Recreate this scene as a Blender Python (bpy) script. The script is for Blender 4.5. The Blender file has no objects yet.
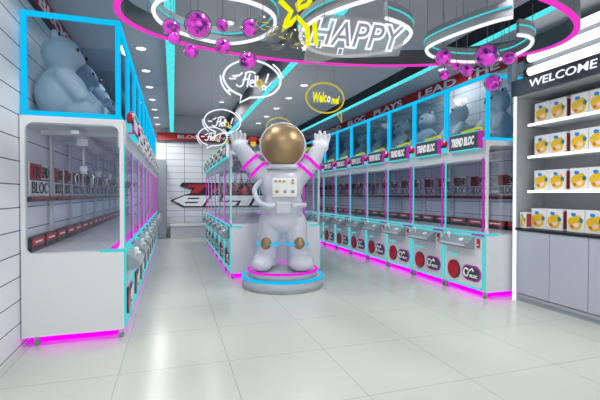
import bpy, bmesh, math, random
from mathutils import Vector, Matrix
random.seed(7)
PI = math.pi
SC = bpy.context.scene
COL = SC.collection

# ------------------------------------------------------------------ camera, world, big lights, exposure
CAM_H = 1.3
cd = bpy.data.cameras.new('camera')
cam = bpy.data.objects.new('camera', cd)
COL.objects.link(cam)
cam.location = (0, 0, CAM_H)
cd.sensor_width = 36.0
cd.lens = 400.0 / 600.0 * 36.0
cd.clip_start = 0.05
cam.rotation_euler = (math.radians(90 - 0.819), 0, math.radians(-17.615))
SC.camera = cam

world = bpy.data.worlds.new('mall_daylight')
SC.world = world
world.use_nodes = True
bg = world.node_tree.nodes['Background']
bg.inputs[0].default_value = (0.97, 0.985, 1.0, 1)
bg.inputs[1].default_value = 2.35

SC.view_settings.view_transform = 'Standard'
SC.view_settings.look = 'None'
SC.view_settings.gamma = 1.0
SC.view_settings.use_curve_mapping = False
SC.view_settings.exposure = 0.0
try:
    SC.cycles.transparent_max_bounces = 64
    SC.cycles.max_bounces = 10
    SC.cycles.diffuse_bounces = 5
    SC.cycles.glossy_bounces = 4
    SC.cycles.sample_clamp_indirect = 4.0
except Exception:
    pass
SPOT_W = 105.0


# ------------------------------------------------------------------ materials
def lin(h):
    h = h.lstrip('#')
    out = []
    for i in (0, 2, 4):
        c = int(h[i:i + 2], 16) / 255.0
        out.append(c / 12.92 if c <= 0.04045 else ((c + 0.055) / 1.055) ** 2.4)
    return (out[0], out[1], out[2], 1.0)


def mat(name, hexc, rough=0.5, metal=0.0, noise=0.0, nscale=20.0, spec=0.5, coat=0.0):
    m = bpy.data.materials.new(name)
    m.use_nodes = True
    nt = m.node_tree
    b = nt.nodes['Principled BSDF']
    b.inputs['Base Color'].default_value = lin(hexc)
    b.inputs['Roughness'].default_value = rough
    b.inputs['Metallic'].default_value = metal
    b.inputs['Specular IOR Level'].default_value = spec
    if coat:
        b.inputs['Coat Weight'].default_value = coat
    if noise:
        tc = nt.nodes.new('ShaderNodeTexCoord')
        n = nt.nodes.new('ShaderNodeTexNoise')
        n.inputs['Scale'].default_value = nscale
        mx = nt.nodes.new('ShaderNodeMixRGB')
        c = lin(hexc)
        mx.inputs[1].default_value = c
        mx.inputs[2].default_value = (c[0] * (1 - noise), c[1] * (1 - noise), c[2] * (1 - noise), 1)
        nt.links.new(tc.outputs['Object'], n.inputs['Vector'])
        nt.links.new(n.outputs['Fac'], mx.inputs[0])
        nt.links.new(mx.outputs[0], b.inputs['Base Color'])
    return m


def glow(name, hexc, strength=1.0):
    m = bpy.data.materials.new(name)
    m.use_nodes = True
    nt = m.node_tree
    nt.nodes.clear()
    o = nt.nodes.new('ShaderNodeOutputMaterial')
    e = nt.nodes.new('ShaderNodeEmission')
    e.inputs[0].default_value = lin(hexc)
    e.inputs[1].default_value = strength
    nt.links.new(e.outputs[0], o.inputs[0])
    return m


def thin_glass(name, tint=(0.93, 0.96, 0.98), refl=0.10, rough=0.02):
    m = bpy.data.materials.new(name)
    m.use_nodes = True
    nt = m.node_tree
    nt.nodes.clear()
    o = nt.nodes.new('ShaderNodeOutputMaterial')
    t = nt.nodes.new('ShaderNodeBsdfTransparent')
    t.inputs[0].default_value = (*tint, 1)
    g = nt.nodes.new('ShaderNodeBsdfGlossy')
    g.inputs['Roughness'].default_value = rough
    lw = nt.nodes.new('ShaderNodeLayerWeight')
    lw.inputs[0].default_value = 0.25
    mul = nt.nodes.new('ShaderNodeMath')
    mul.operation = 'MULTIPLY'
    mul.inputs[1].default_value = refl
    add = nt.nodes.new('ShaderNodeMath')
    add.operation = 'ADD'
    add.inputs[1].default_value = 0.015
    mix = nt.nodes.new('ShaderNodeMixShader')
    nt.links.new(lw.outputs['Facing'], mul.inputs[0])
    nt.links.new(mul.outputs[0], add.inputs[0])
    nt.links.new(add.outputs[0], mix.inputs[0])
    nt.links.new(t.outputs[0], mix.inputs[1])
    nt.links.new(g.outputs[0], mix.inputs[2])
    nt.links.new(mix.outputs[0], o.inputs[0])
    return m


def grid_mat(name, base, line, axes, rough=0.4, vary=0.0, spec=0.5):
    """flat panels with narrow joints; axes = list of (axis, pitch, offset, joint width)"""
    m = bpy.data.materials.new(name)
    m.use_nodes = True
    nt = m.node_tree
    b = nt.nodes['Principled BSDF']
    b.inputs['Roughness'].default_value = rough
    b.inputs['Specular IOR Level'].default_value = spec
    geo = nt.nodes.new('ShaderNodeNewGeometry')
    sep = nt.nodes.new('ShaderNodeSeparateXYZ')
    nt.links.new(geo.outputs['Position'], sep.inputs[0])

    def math_(op, a, bb):
        n = nt.nodes.new('ShaderNodeMath')
        n.operation = op
        for i, v in ((0, a), (1, bb)):
            if isinstance(v, (int, float)):
                n.inputs[i].default_value = v
            else:
                nt.links.new(v, n.inputs[i])
        return n.outputs[0]
    tot = None
    for ax, pitch, off, w in axes:
        s = math_('SUBTRACT', sep.outputs['XYZ'.index(ax)], off - 100 * pitch)
        fr = math_('FRACT', math_('DIVIDE', s, pitch), 0)
        lt = math_('LESS_THAN', fr, w / pitch)
        tot = lt if tot is None else math_('MAXIMUM', tot, lt)
    noise = nt.nodes.new('ShaderNodeTexNoise')
    noise.inputs['Scale'].default_value = 1.3
    nt.links.new(geo.outputs['Position'], noise.inputs['Vector'])
    mv = nt.nodes.new('ShaderNodeMixRGB')
    c = lin(base)
    mv.inputs[1].default_value = c
    mv.inputs[2].default_value = tuple(v * (1 - vary) for v in c[:3]) + (1,)
    nt.links.new(noise.outputs['Fac'], mv.inputs[0])
    mx = nt.nodes.new('ShaderNodeMixRGB')
    nt.links.new(tot, mx.inputs[0])
    nt.links.new(mv.outputs[0], mx.inputs[1])
    mx.inputs[2].default_value = lin(line)
    nt.links.new(mx.outputs[0], b.inputs['Base Color'])
    bump = nt.nodes.new('ShaderNodeBump')
    bump.invert = True
    bump.inputs['Strength'].default_value = 0.3
    bump.inputs['Distance'].default_value = 0.01
    nt.links.new(tot, bump.inputs['Height'])
    nt.links.new(bump.outputs[0], b.inputs['Normal'])
    return m


M = dict(
    floor=grid_mat('white_floor_tile', '#d0d3ca', '#b0b4af', [('X', 0.79, 0.406, 0.007), ('Y', 0.82, 3.125, 0.007)], 0.22, 0.04, 0.5),
    side=grid_mat('side_wall_boards', '#e6e9ee', '#3a4250', [('Z', 0.194, 0.021, 0.009)], 0.5, 0.05),
    rside=grid_mat('right_wall_boards', '#d3d8dd', '#4a5260', [('Z', 0.194, 0.021, 0.008), ('Y', 0.6, 0.2, 0.008)], 0.5, 0.05),
    back=grid_mat('back_wall_boards', '#dfe2e8', '#8a93a2', [('Z', 0.194, 0.021, 0.012), ('X', 0.53, -0.2, 0.02)], 0.5, 0.04),
    ceil=mat('grey_ceiling_paint', '#bcc0c6', 0.7, noise=0.05, nscale=2),
    ceilp=mat('grey_panel_paint', '#adb1b6', 0.6, noise=0.05, nscale=2),
    fascia=mat('dark_ceiling_fascia', '#4a4e55', 0.6, noise=0.05),
    column=mat('grey_column_paint', '#9aa2ab', 0.5, noise=0.06),
    white=mat('white_gloss_laminate', '#dcdde0', 0.28, noise=0.03, nscale=4),
    offwhite=mat('pale_grey_fascia', '#c6cacf', 0.4, noise=0.04),
    grey=mat('grey_console_plastic', '#8d949c', 0.35, noise=0.06),
    dgrey=mat('dark_grey_plastic', '#3c4046', 0.4, noise=0.08),
    black=mat('black_plastic', '#15161a', 0.4, noise=0.1),
    red=mat('red_gloss_plastic', '#b90f1e', 0.3, noise=0.05),
    bannered=mat('red_banner_vinyl', '#b80e13', 0.5, noise=0.06),
    redlab=mat('red_label_print', '#b51526', 0.5, noise=0.1, nscale=60),
    magp=mat('magenta_print', '#c02ab0', 0.4, noise=0.05),
    lettw=mat('white_lettering', '#f0f1f4', 0.4, noise=0.02),
    chrome=mat('brushed_steel', '#b4b9bf', 0.25, 0.9, noise=0.05),
    cyan=glow('cyan_neon', '#4ad6dc', 0.95),
    sky=glow('sky_blue_light_tube', '#12c3fb', 1.0),
    mag=glow('magenta_neon', '#f020e0', 1.0),
    magdim=glow('soft_magenta_neon', '#c030b4', 0.9),
    pink=glow('pink_ring_light', '#f23ccb', 1.0),
    yel=glow('yellow_neon', '#f2ee10', 1.05),
    yelw=glow('warm_yellow_neon', '#d8c53a', 0.9),
    lime=glow('lime_light_bar', '#c2cc1c', 0.9),
    neonw=glow('white_neon', '#f2f5ff', 1.15),
    tubew=glow('white_fluorescent', '#ffffff', 1.6),
    ledw=glow('white_led_edge', '#ffffff', 2.4),
    disc=glow('downlight_glow', '#f4f7fb', 1.6),
    undermag=glow('magenta_underglow', '#f000f0', 1.6),
    glass=thin_glass('clear_glass', (0.955, 0.97, 0.985), 0.16),
    cglass=thin_glass('case_glass', (0.82, 0.87, 0.91), 0.10),
    ballg=thin_glass('ball_glass', (0.72, 0.78, 0.76), 0.5),
    bubg=thin_glass('bubble_glass', (0.9, 0.9, 0.9), 0.5),
    suit=mat('white_suit_vinyl', '#cdd0da', 0.35, noise=0.03, nscale=6),
    panelw=mat('white_chest_panel', '#eff0ea', 0.35, noise=0.02),
    gold=mat('bronze_gold_metal', '#a88d68', 0.42, 0.65, noise=0.15, nscale=5),
    fur=mat('white_plush_fur', '#c8cdd1', 0.9, noise=0.10, nscale=60),
    plinth=mat('grey_plinth_lacquer', '#b9c0c6', 0.35, noise=0.03),
    ringg=mat('grey_ring_paint', '#84898e', 0.45, noise=0.05),
    ringd=mat('dark_ring_paint', '#53585d', 0.5, noise=0.05),
    rackg=mat('grey_rack_panel', '#a3a7ac', 0.45, noise=0.06),
    door=mat('pale_grey_cabinet_lacquer', '#aeb3c0', 0.18, noise=0.03, coat=0.3),
    sign=mat('dark_sign_board', '#474d59', 0.45, noise=0.05),
    boxw=mat('white_toy_box_card', '#e8e8ea', 0.45, noise=0.03),
    boxy=mat('yellow_box_print', '#eec11e', 0.45, noise=0.15, nscale=25),
    boxb=mat('blue_box_print', '#2087cf', 0.45, noise=0.1, nscale=25),
    boxt=mat('teal_box_print', '#1d7f86', 0.45, noise=0.1, nscale=25),
    boxo=mat('orange_box_print', '#dd6e24', 0.45, noise=0.1, nscale=25),
    boxp=mat('pale_pink_box_print', '#f1cfd6', 0.45, noise=0.05, nscale=25),
    boxr=mat('red_box_print', '#a93a35', 0.45, noise=0.1, nscale=25),
    wire=mat('grey_wire', '#777c82', 0.5, noise=0.05),
)


def ball_mat():
    m = bpy.data.materials.new('iridescent_magenta')
    m.use_nodes = True
    nt = m.node_tree
    b = nt.nodes['Principled BSDF']
    b.inputs['Roughness'].default_value = 0.12
    b.inputs['Metallic'].default_value = 0.35
    tc = nt.nodes.new('ShaderNodeTexCoord')
    n = nt.nodes.new('ShaderNodeTexNoise')
    n.inputs['Scale'].default_value = 16
    n.inputs['Detail'].default_value = 3
    r = nt.nodes.new('ShaderNodeValToRGB')
    r.color_ramp.elements[0].position = 0.36
    r.color_ramp.elements[0].color = lin('#43146e')
    r.color_ramp.elements[1].position = 0.52
    r.color_ramp.elements[1].color = lin('#ea3cd6')
    nt.links.new(tc.outputs['Object'], n.inputs['Vector'])
    nt.links.new(n.outputs['Fac'], r.inputs[0])
    nt.links.new(r.outputs[0], b.inputs['Base Color'])
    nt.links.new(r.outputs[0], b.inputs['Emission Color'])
    b.inputs['Emission Strength'].default_value = 0.28  # slight glow added to brighten the core; the ball is no lamp
    return m


M['ball'] = ball_mat()


def frosted(name, hexc, cover):
    m = bpy.data.materials.new(name)
    m.use_nodes = True
    nt = m.node_tree
    nt.nodes.clear()
    o = nt.nodes.new('ShaderNodeOutputMaterial')
    t = nt.nodes.new('ShaderNodeBsdfTransparent')
    d = nt.nodes.new('ShaderNodeBsdfDiffuse')
    d.inputs[0].default_value = lin(hexc)
    mix = nt.nodes.new('ShaderNodeMixShader')
    mix.inputs[0].default_value = cover
    nt.links.new(t.outputs[0], mix.inputs[1])
    nt.links.new(d.outputs[0], mix.inputs[2])
    nt.links.new(mix.outputs[0], o.inputs[0])
    return m


M['acrylic'] = frosted('frosted_grey_acrylic', '#a4a7aa', 0.5)


def shell_mat():
    m = thin_glass('ball_shell_glass', (1, 1, 1), 0.35)
    nt = m.node_tree
    t = [n for n in nt.nodes if n.type == 'BSDF_TRANSPARENT'][0]
    lw = nt.nodes.new('ShaderNodeLayerWeight')
    lw.inputs[0].default_value = 0.35
    r = nt.nodes.new('ShaderNodeValToRGB')
    r.color_ramp.elements[0].position = 0.35
    r.color_ramp.elements[0].color = (0.95, 0.95, 0.95, 1)
    r.color_ramp.elements[1].position = 0.9
    r.color_ramp.elements[1].color = (0.22, 0.30, 0.27, 1)
    nt.links.new(lw.outputs['Facing'], r.inputs[0])
    nt.links.new(r.outputs[0], t.inputs[0])
    return m


M['ballg'] = shell_mat()


def led_strip_mat():
    m = glow('cyan_led_strip', '#27e2e6', 1.0)
    nt = m.node_tree
    e = [n for n in nt.nodes if n.type == 'EMISSION'][0]
    geo = nt.nodes.new('ShaderNodeNewGeometry')
    n = nt.nodes.new('ShaderNodeTexNoise')
    n.inputs['Scale'].default_value = 30
    r = nt.nodes.new('ShaderNodeValToRGB')
    r.color_ramp.elements[0].position = 0.35
    r.color_ramp.elements[0].color = lin('#2ee4ec')
    r.color_ramp.elements[1].position = 0.66
    r.color_ramp.elements[1].color = lin('#74f2f6')
    nt.links.new(geo.outputs['Position'], n.inputs['Vector'])
    nt.links.new(n.outputs['Fac'], r.inputs[0])
    nt.links.new(r.outputs[0], e.inputs[0])
    return m


M['strip'] = led_strip_mat()


# ------------------------------------------------------------------ mesh helpers
class MB:
    def __init__(self):
        self.bm = bmesh.new()

    def _fin(self, verts, mi, smooth=False):
        fs = set()
        for v in verts:
            for f in v.link_faces:
                fs.add(f)
        for f in fs:
            f.material_index = mi
            f.smooth = smooth

    def box(self, x0, x1, y0, y1, z0, z1, mi=0, bevel=0.0, mtx=None):
        r = bmesh.ops.create_cube(self.bm, size=1.0)
        vs = r['verts']
        for v in vs:
            v.co = Vector((x0 + (v.co.x + .5) * (x1 - x0), y0 + (v.co.y + .5) * (y1 - y0), z0 + (v.co.z + .5) * (z1 - z0)))
        self._fin(vs, mi)
        if bevel:
            es = set(e for v in vs for e in v.link_edges)
            rr = bmesh.ops.bevel(self.bm, geom=list(es), offset=bevel, segments=2, affect='EDGES', profile=0.5)
            vs = list(set(v for f in rr['faces'] for v in f.verts) | set(v for v in vs if v.is_valid))
            self._fin([v for v in vs if v.is_valid], mi)
        if mtx is not None:
            for v in vs:
                if v.is_valid:
                    v.co = mtx @ v.co
        return self

    def cyl(self, p0, p1, r0, r1=None, mi=0, seg=16, smooth=True):
        r1 = r0 if r1 is None else r1
        p0, p1 = Vector(p0), Vector(p1)
        d = p1 - p0
        q = d.to_track_quat('Z', 'Y').to_matrix().to_4x4()
        r = bmesh.ops.create_cone(self.bm, cap_ends=True, cap_tris=False, segments=seg, radius1=r0, radius2=r1, depth=d.length)
        mt = Matrix.Translation((p0 + p1) / 2) @ q
        for v in r['verts']:
            v.co = mt @ v.co
        self._fin(r['verts'], mi, False)
        if smooth:
            for f in set(f for v in r['verts'] for f in v.link_faces):
                if len(f.verts) == 4:
                    f.smooth = True
        return self

    def sph(self, c, r, mi=0, seg=20, rings=12, mtx=None):
        if isinstance(r, (int, float)):
            r = (r, r, r)
        s = bmesh.ops.create_uvsphere(self.bm, u_segments=seg, v_segments=rings, radius=1.0)
        for v in s['verts']:
            co = Vector((v.co.x * r[0], v.co.y * r[1], v.co.z * r[2]))
            if mtx is not None:
                co = mtx @ co
            v.co = co + Vector(c)
        self._fin(s['verts'], mi, True)
        return self

    def caps(self, p0, p1, r0, r1, mi=0, seg=14):
        self.cyl(p0, p1, r0, r1, mi, seg)
        self.sph(p0, r0, mi, seg, 8)
        self.sph(p1, r1, mi, seg, 8)
        return self

    def tube(self, pts, r, closed=False, mi=0, seg=8):
        pts = [Vector(p) for p in pts]
        n = len(pts)
        rings = []
        prev = None
        for i, p in enumerate(pts):
            a = pts[(i - 1) % n] if (closed or i > 0) else p
            b = pts[(i + 1) % n] if (closed or i < n - 1) else p
            t = (b - a).normalized()
            if prev is None:
                up = Vector((0, 0, 1)) if abs(t.z) < 0.9 else Vector((1, 0, 0))
                nrm = (up - t * up.dot(t)).normalized()
            else:
                nrm = prev - t * prev.dot(t)
                nrm = nrm.normalized() if nrm.length > 1e-5 else t.orthogonal().normalized()
            prev = nrm
            bi = t.cross(nrm)
            rings.append([self.bm.verts.new(p + (nrm * math.cos(2 * PI * k / seg) + bi * math.sin(2 * PI * k / seg)) * r) for k in range(seg)])
        m = n if closed else n - 1
        for i in range(m):
            A, B = rings[i], rings[(i + 1) % n]
            for k in range(seg):
                f = self.bm.faces.new((A[k], A[(k + 1) % seg], B[(k + 1) % seg], B[k]))
                f.material_index = mi
                f.smooth = True
        if not closed:
            for R, rev in ((rings[0], False), (rings[-1], True)):
                f = self.bm.faces.new(R if not rev else R[::-1])
                f.material_index = mi
        return self

    def prism(self, poly, fn0, fn1, mi=0):
        """poly of 2-D points; fn0/fn1 map (a,b) to the two end faces"""
        A = [self.bm.verts.new(fn0(*p)) for p in poly]
        B = [self.bm.verts.new(fn1(*p)) for p in poly]
        n = len(poly)
        fs = [self.bm.faces.new(A[::-1]), self.bm.faces.new(B)]
        for i in range(n):
            fs.append(self.bm.faces.new((A[i], A[(i + 1) % n], B[(i + 1) % n], B[i])))
        for f in fs:
            f.material_index = mi
        return self

    def xz(self, poly, y0, y1, mi=0):
        return self.prism(poly, lambda a, b: (a, y1, b), lambda a, b: (a, y0, b), mi)

    def ribbon(self, pts, z0, z1, th, closed, mi=0):
        """a standing band of thickness th along pts (x, y)"""
        n = len(pts)
        P = [Vector((p[0], p[1], 0)) for p in pts]
        secs = []
        for i in range(n):
            a = P[(i - 1) % n] if (closed or i > 0) else P[i]
            b = P[(i + 1) % n] if (closed or i < n - 1) else P[i]
            t = (b - a).normalized()
            nn = Vector((t.y, -t.x, 0)) * th / 2
            secs.append([self.bm.verts.new((P[i] + s * nn) + Vector((0, 0, z))) for s, z in ((-1, z0), (1, z0), (1, z1), (-1, z1))])
        m = n if closed else n - 1
        for i in range(m):
            A, B = secs[i], secs[(i + 1) % n]
            for k in range(4):
                f = self.bm.faces.new((A[k], A[(k + 1) % 4], B[(k + 1) % 4], B[k]))
                f.material_index = mi
                f.smooth = False
        if not closed:
            self.bm.faces.new(secs[0][::-1]).material_index = mi
            self.bm.faces.new(secs[-1]).material_index = mi
        return self

    def mesh(self, name, mats):
        bmesh.ops.recalc_face_normals(self.bm, faces=self.bm.faces[:])
        me = bpy.data.meshes.new(name)
        self.bm.to_mesh(me)
        self.bm.free()
        for m in (mats if isinstance(mats, (list, tuple)) else [mats]):
            me.materials.append(M[m])
        return me

    def build(self, name, mats, parent=None, loc=None):
        o = bpy.data.objects.new(name, self.mesh(name, mats))
        COL.objects.link(o)
        if parent is not None:
            o.parent = parent
        if loc is not None:
            o.location = loc
        return o


def rrect(x0, x1, z0, z1, r, n=5):
    pts = []
    for cx, cz, a0 in ((x1 - r, z1 - r, 0), (x0 + r, z1 - r, 90), (x0 + r, z0 + r, 180), (x1 - r, z0 + r, 270)):
        for k in range(n + 1):
            a = math.radians(a0 + 90 * k / n)
            pts.append((cx + r * math.cos(a), cz + r * math.sin(a)))
    return pts


def ell(cx, cz, rx, rz, n=24, a0=0, a1=360):
    full = abs(a1 - a0) >= 360
    return [(cx + rx * math.cos(math.radians(a0 + (a1 - a0) * k / (n if full else n - 1))), cz + rz * math.sin(math.radians(a0 + (a1 - a0) * k / (n if full else n - 1)))) for k in range(n)]


def spline(pts, closed=False, sub=8):
    """Catmull-Rom through the points"""
    P = [Vector(p) for p in pts]
    n = len(P)
    out = []
    for i in range(n if closed else n - 1):
        p0 = P[(i - 1) % n] if (closed or i > 0) else P[i]
        p1, p2 = P[i], P[(i + 1) % n]
        p3 = P[(i + 2) % n] if (closed or i < n - 2) else p2
        for k in range(sub):
            t = k / sub
            out.append(0.5 * ((2 * p1) + (p2 - p0) * t + (2 * p0 - 5 * p1 + 4 * p2 - p3) * t * t + (3 * p1 - p0 - 3 * p2 + p3) * t ** 3))
    if not closed:
        out.append(P[-1])
    return out


def empty(name, loc, label, cat, group=None, rz=0.0):
    o = bpy.data.objects.new(name, None)
    COL.objects.link(o)
    o.empty_display_size = 0.1
    o.location = loc
    o.rotation_euler = (0, 0, rz)
    tag(o, label, cat, group)
    return o


def tag(o, label, cat, group=None):
    o['label'] = label
    o['category'] = cat
    if group:
        o['group'] = group
    return o


def struct(o):
    o['kind'] = 'structure'
    return o


def copy_tree(o, parent=None):
    c = o.copy()
    COL.objects.link(c)
    if parent is not None:
        c.parent = parent
        c.matrix_parent_inverse = o.matrix_parent_inverse
    for ch in list(o.children):
        copy_tree(ch, c)
    return c


# text -> mesh, fitted into a w x h box centred on the origin, lying in XY
def text_mesh(s, w, h, extrude=0.002, offset=0.0, shear=0.0, outline=0.0, spacing=1.0):
    cu = bpy.data.curves.new('txt', 'FONT')
    cu.body = s
    cu.size = 1.0
    cu.shear = shear
    cu.offset = offset
    cu.space_character = spacing
    cu.resolution_u = 3
    if outline:
        cu.fill_mode = 'NONE'
        cu.bevel_depth = outline
        cu.bevel_resolution = 1
    else:
        cu.extrude = 0.01
    ob = bpy.data.objects.new('txt', cu)
    me = bpy.data.meshes.new_from_object(ob)
    bpy.data.objects.remove(ob)
    bpy.data.curves.remove(cu)
    xs = [v.co.x for v in me.vertices]
    ys = [v.co.y for v in me.vertices]
    x0, x1, y0, y1 = min(xs), max(xs), min(ys), max(ys)
    for v in me.vertices:
        v.co.x = (v.co.x - (x0 + x1) / 2) / (x1 - x0) * w
        v.co.y = (v.co.y - (y0 + y1) / 2) / (y1 - y0) * h
        v.co.z = (v.co.z / 0.01 * extrude) if not outline else v.co.z / (y1 - y0) * h
    me.materials.clear()
    return me


def frame(loc, facing):
    X, Z = {'-x': ((0, -1, 0), (-1, 0, 0)), '+x': ((0, 1, 0), (1, 0, 0)), '-y': ((1, 0, 0), (0, -1, 0)), '+y': ((-1, 0, 0), (0, 1, 0))}[facing]
    m = Matrix((Vector(X), Vector((0, 0, 1)), Vector(Z))).transposed().to_4x4()
    return Matrix.Translation(loc) @ m


def text(name, s, w, h, m, parent, loc, facing='-y', **k):
    me = text_mesh(s, w, h, **k)
    me.transform(frame(loc, facing))
    me.materials.append(M[m])
    me.name = name
    o = bpy.data.objects.new(name, me)
    COL.objects.link(o)
    if parent is not None:
        o.parent = parent
    return o


def remesh(mb, name, matname, parent, voxel, smooth=6, extra=None):
    """joined volumes -> one continuous skin"""
    o = mb.build(name, matname)
    md = o.modifiers.new('r', 'REMESH')
    md.mode = 'VOXEL'
    md.voxel_size = voxel
    md.use_smooth_shade = True
    s = o.modifiers.new('s', 'SMOOTH')
    s.factor = 0.6
    s.iterations = smooth
    dg = bpy.context.evaluated_depsgraph_get()
    me = bpy.data.meshes.new_from_object(o.evaluated_get(dg))
    o.modifiers.clear()
    o.data = me
    me.name = name
    for p in me.polygons:
        p.use_smooth = True
    if not me.materials:
        me.materials.append(M[matname])
    if parent is not None:
        o.parent = parent
    return o


ORD = ['nearest', 'second', 'third', 'fourth', 'fifth', 'sixth', 'seventh', 'eighth', 'ninth', 'tenth', 'eleventh', 'twelfth']

# ------------------------------------------------------------------ room shell
XL, XR, YB, YF = -1.23, 4.47, 12.75, -2.2
struct(MB().box(XL - 3, XR + 3, YF - 5, YB + .15, -0.1, 0).build('floor', 'floor'))
struct(MB().box(XL - .15, XL, YF, YB, 0, 3.9).build('wall_left', 'side'))
struct(MB().box(XR, XR + .15, YF, YB, 0, 3.9).build('wall_right', 'rside'))
struct(MB().box(XL - .15, XR + .15, YB, YB + .15, 0, 3.9).build('wall_back', 'back'))
for x0, x1, y0, z0 in ((XL, -0.07, YF, 3.27), (-0.07, 1.6, YF, 3.68), (3.25, 3.54, YF, 3.68), (3.62, XR, YF, 3.27), (-0.07, 1.6, YB - .12, 3.15)):
    struct(MB().box(x0, x1, y0, YB, z0, 3.9 if y0 == YF else 3.68).build('ceiling', 'ceil'))
struct(MB().box(1.62, 3.25, YF, YB, 3.15, 3.9).build('ceiling_panel', 'ceilp'))
b = MB().box(1.60, 1.62, YF, YB, 3.15, 3.68)
b.box(3.54, 3.62, YF, YB, 3.15, 3.9)
struct(b.build('trim_1', 'fascia'))
# pilaster at the far left corner and the low platform against the back wall
b = MB().box(-0.46, -0.19, YB - .5, YB, 0, 2.30)
b.box(-0.40, -0.25, YB - .52, YB - .5, 0.05, 2.2)
struct(b.build('trim_2', 'column'))
# light strips along the ceiling
for nm, x0, x1, z, lab in (
        ('light_strip', -0.085, 0.035, 3.2, 'leftmost long cyan LED strip running along the ceiling to the back wall'),
        ('light_strip', 1.555, 1.665, 3.15, 'long cyan LED strip on the ceiling edge above the astronaut, middle of three'),
        ('light_strip', 3.50, 3.61, 3.15, 'rightmost long cyan LED strip on the ceiling beside the right machine row')):
    r = empty(nm, ((x0 + x1) / 2, 6, z - .03), lab, 'light strip', 'cyan ceiling light strips')
    MB().box((x0 - x1) / 2, (x1 - x0) / 2, YF - 6, YB - 6.15, 0.008, 0.03 if z > 3.16 or x0 > 3 else 0.03).build('housing', 'dgrey', r)
    MB().box((x0 - x1) / 2 + .004, (x1 - x0) / 2 - .004, YF - 6, YB - 6.16, 0, 0.008).build('diffuser', 'strip', r)

# low white platform
r = empty('bench', (0.85, YB - .30, 0), 'low white bench against the back wall under the big logo', 'bench')
MB().box(-0.95, 1.2, -.27, .25, 0.36, 0.42, bevel=.008).build('seat', 'white', r)
MB().box(-0.92, 1.17, -.24, .22, 0.0, 0.36).build('base', 'offwhite', r)


# downlights (recessed discs) with lamps
def downlight(x, y, z, lab, lamp=False):
    r = empty('downlight', (x, y, z), lab, 'ceiling light', 'round recessed downlights')
    MB().cyl((0, 0, -.012), (0, 0, 0.0), .078, .085, seg=20).build('rim', 'offwhite', r)
    MB().cyl((0, 0, -.016), (0, 0, -.0121), .062, seg=20).build('lens', 'disc', r)
    if lamp:
        ld = bpy.data.lights.new('downlight_lamp', 'SPOT')
        ld.energy = SPOT_W * lamp
        ld.spot_size = math.radians(165)
        ld.spot_blend = 0.5
        ld.shadow_soft_size = 0.12
        ld.color = (1.0, 0.99, 0.96)
        lo = bpy.data.objects.new('downlight_lamp', ld)
        COL.objects.link(lo)
        lo.location = (0, 0, -.03)
        lo.parent = r


for k in range(7):
    downlight(-0.40, 5.80 + 1.015 * k, 3.27, '%s downlight of the row on the left ceiling above the machines' % (ORD[k] if k else 'nearest visible'), (0.5, 0, 0, .6, 0, 0, 1.0)[k])
for k in range(5):
    downlight(2.12, 4.75 + 0.95 * (k + 1.78), 3.15, '%s downlight on the lower grey ceiling panel right of the astronaut' % ('nearest visible' if k == 0 else ORD[k]), 0.8 if k in (0, 3) else 0)
for k in range(3):
    downlight(1.20, 8.05 + 1.2 * k, 3.68, '%s small downlight on the raised ceiling between the speech bubbles' % ('nearest' if k == 0 else ORD[k]), (.8, 0, 1.4)[k])
downlight(-0.40, 2.4, 3.27, 'added fill downlight on the left ceiling near the camera', .8)  # extra lamp added out of view to brighten the left wall and floor
downlight(4.05, 5.35, 3.27, 'downlight behind the right cluster of magenta balls, farther one', 0.4)
downlight(4.22, 4.75, 3.27, 'downlight behind the right cluster of magenta balls, closer to wall', 0)
downlight(0.75, 3.0, 3.68, 'downlight in the raised ceiling inside the big ring', 1.2)
downlight(2.5, 2.2, 3.15, 'downlight on the ceiling above the hanging ring lights at right', 1.3)
downlight(2.5, 4.6, 3.15, 'downlight just beyond the big ring between strip lights', 0.9)
downlight(0.75, 5.6, 3.68, 'downlight on the raised ceiling just beyond the big ring', 1.0)

# ------------------------------------------------------------------ wall banners and back wall logo
r = empty('wall_banner', (XL + .012, 6.5, 3.155), 'red lettered banner along the top of the left wall', 'banner', 'red slogan banners')
MB().box(-.010, .010, -6, 6.1, -.09, .105).build('board', 'bannered', r)
MB().box(-.010, .016, -6, 6.1, -.125, -.09).build('lower_edge', 'black', r)
for w_, y_, l_ in (('TREND', -3.2, 1.5), ('BLOC', -1.5, 1.2), ('PLAYS', .4, 1.4), ('LEAD', 2.3, 1.2), ('THE', 3.8, .9), ('TREND', 5.2, 1.5)):
    text('lettering', w_, l_, .12, 'lettw', r, (.012, y_, 0.01), '+x', offset=.02)
r = empty('wall_banner', (XR - .012, 7.0, 3.10), 'red banner reading LEAD THE along the top of the right wall', 'banner', 'red slogan banners')
MB().box(-.010, .010, -3.05, 5.6, -.025, .165).build('board', 'bannered', r)
for w_, y_, l_ in (('LEAD', -.95, 1.06), ('THE', -2.04, .72), ('PLAYS', .75, 1.2), ('BLOC', 2.3, 1.0), ('TREND', 3.9, 1.3)):
    text('lettering', w_, l_, .13, 'lettw', r, (-.012, y_, .068), '-x', offset=.03)
r = empty('wall_banner', (1.6, YB - .012 - .12, 3.04), 'red lettered banner across the top of the back wall', 'banner', 'red slogan banners')
MB().box(-2.05, 2.75, .0, .12, -.12, .10).build('board', 'bannered', r)
MB().box(-2.05, 2.75, -.006, .12, -.14, -.12).build('lower_edge', 'black', r)
for w_, x_, l_ in (('BLOC', -1.15, .62), ('TREND', -.25, .75), ('PLAYS', .75, .8)):
    text('lettering', w_, l_, .10, 'lettw', r, (x_, -.004, 0), '-y', offset=.02)

r = empty('wall_logo', (2.07, YB - .002, 0), 'large red and white TREND BLOC logo on the back wall', 'wall logo')


def slab(poly, y0, y1, mi, mb):
    mb.xz(poly, y0, y1, mi)


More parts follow.
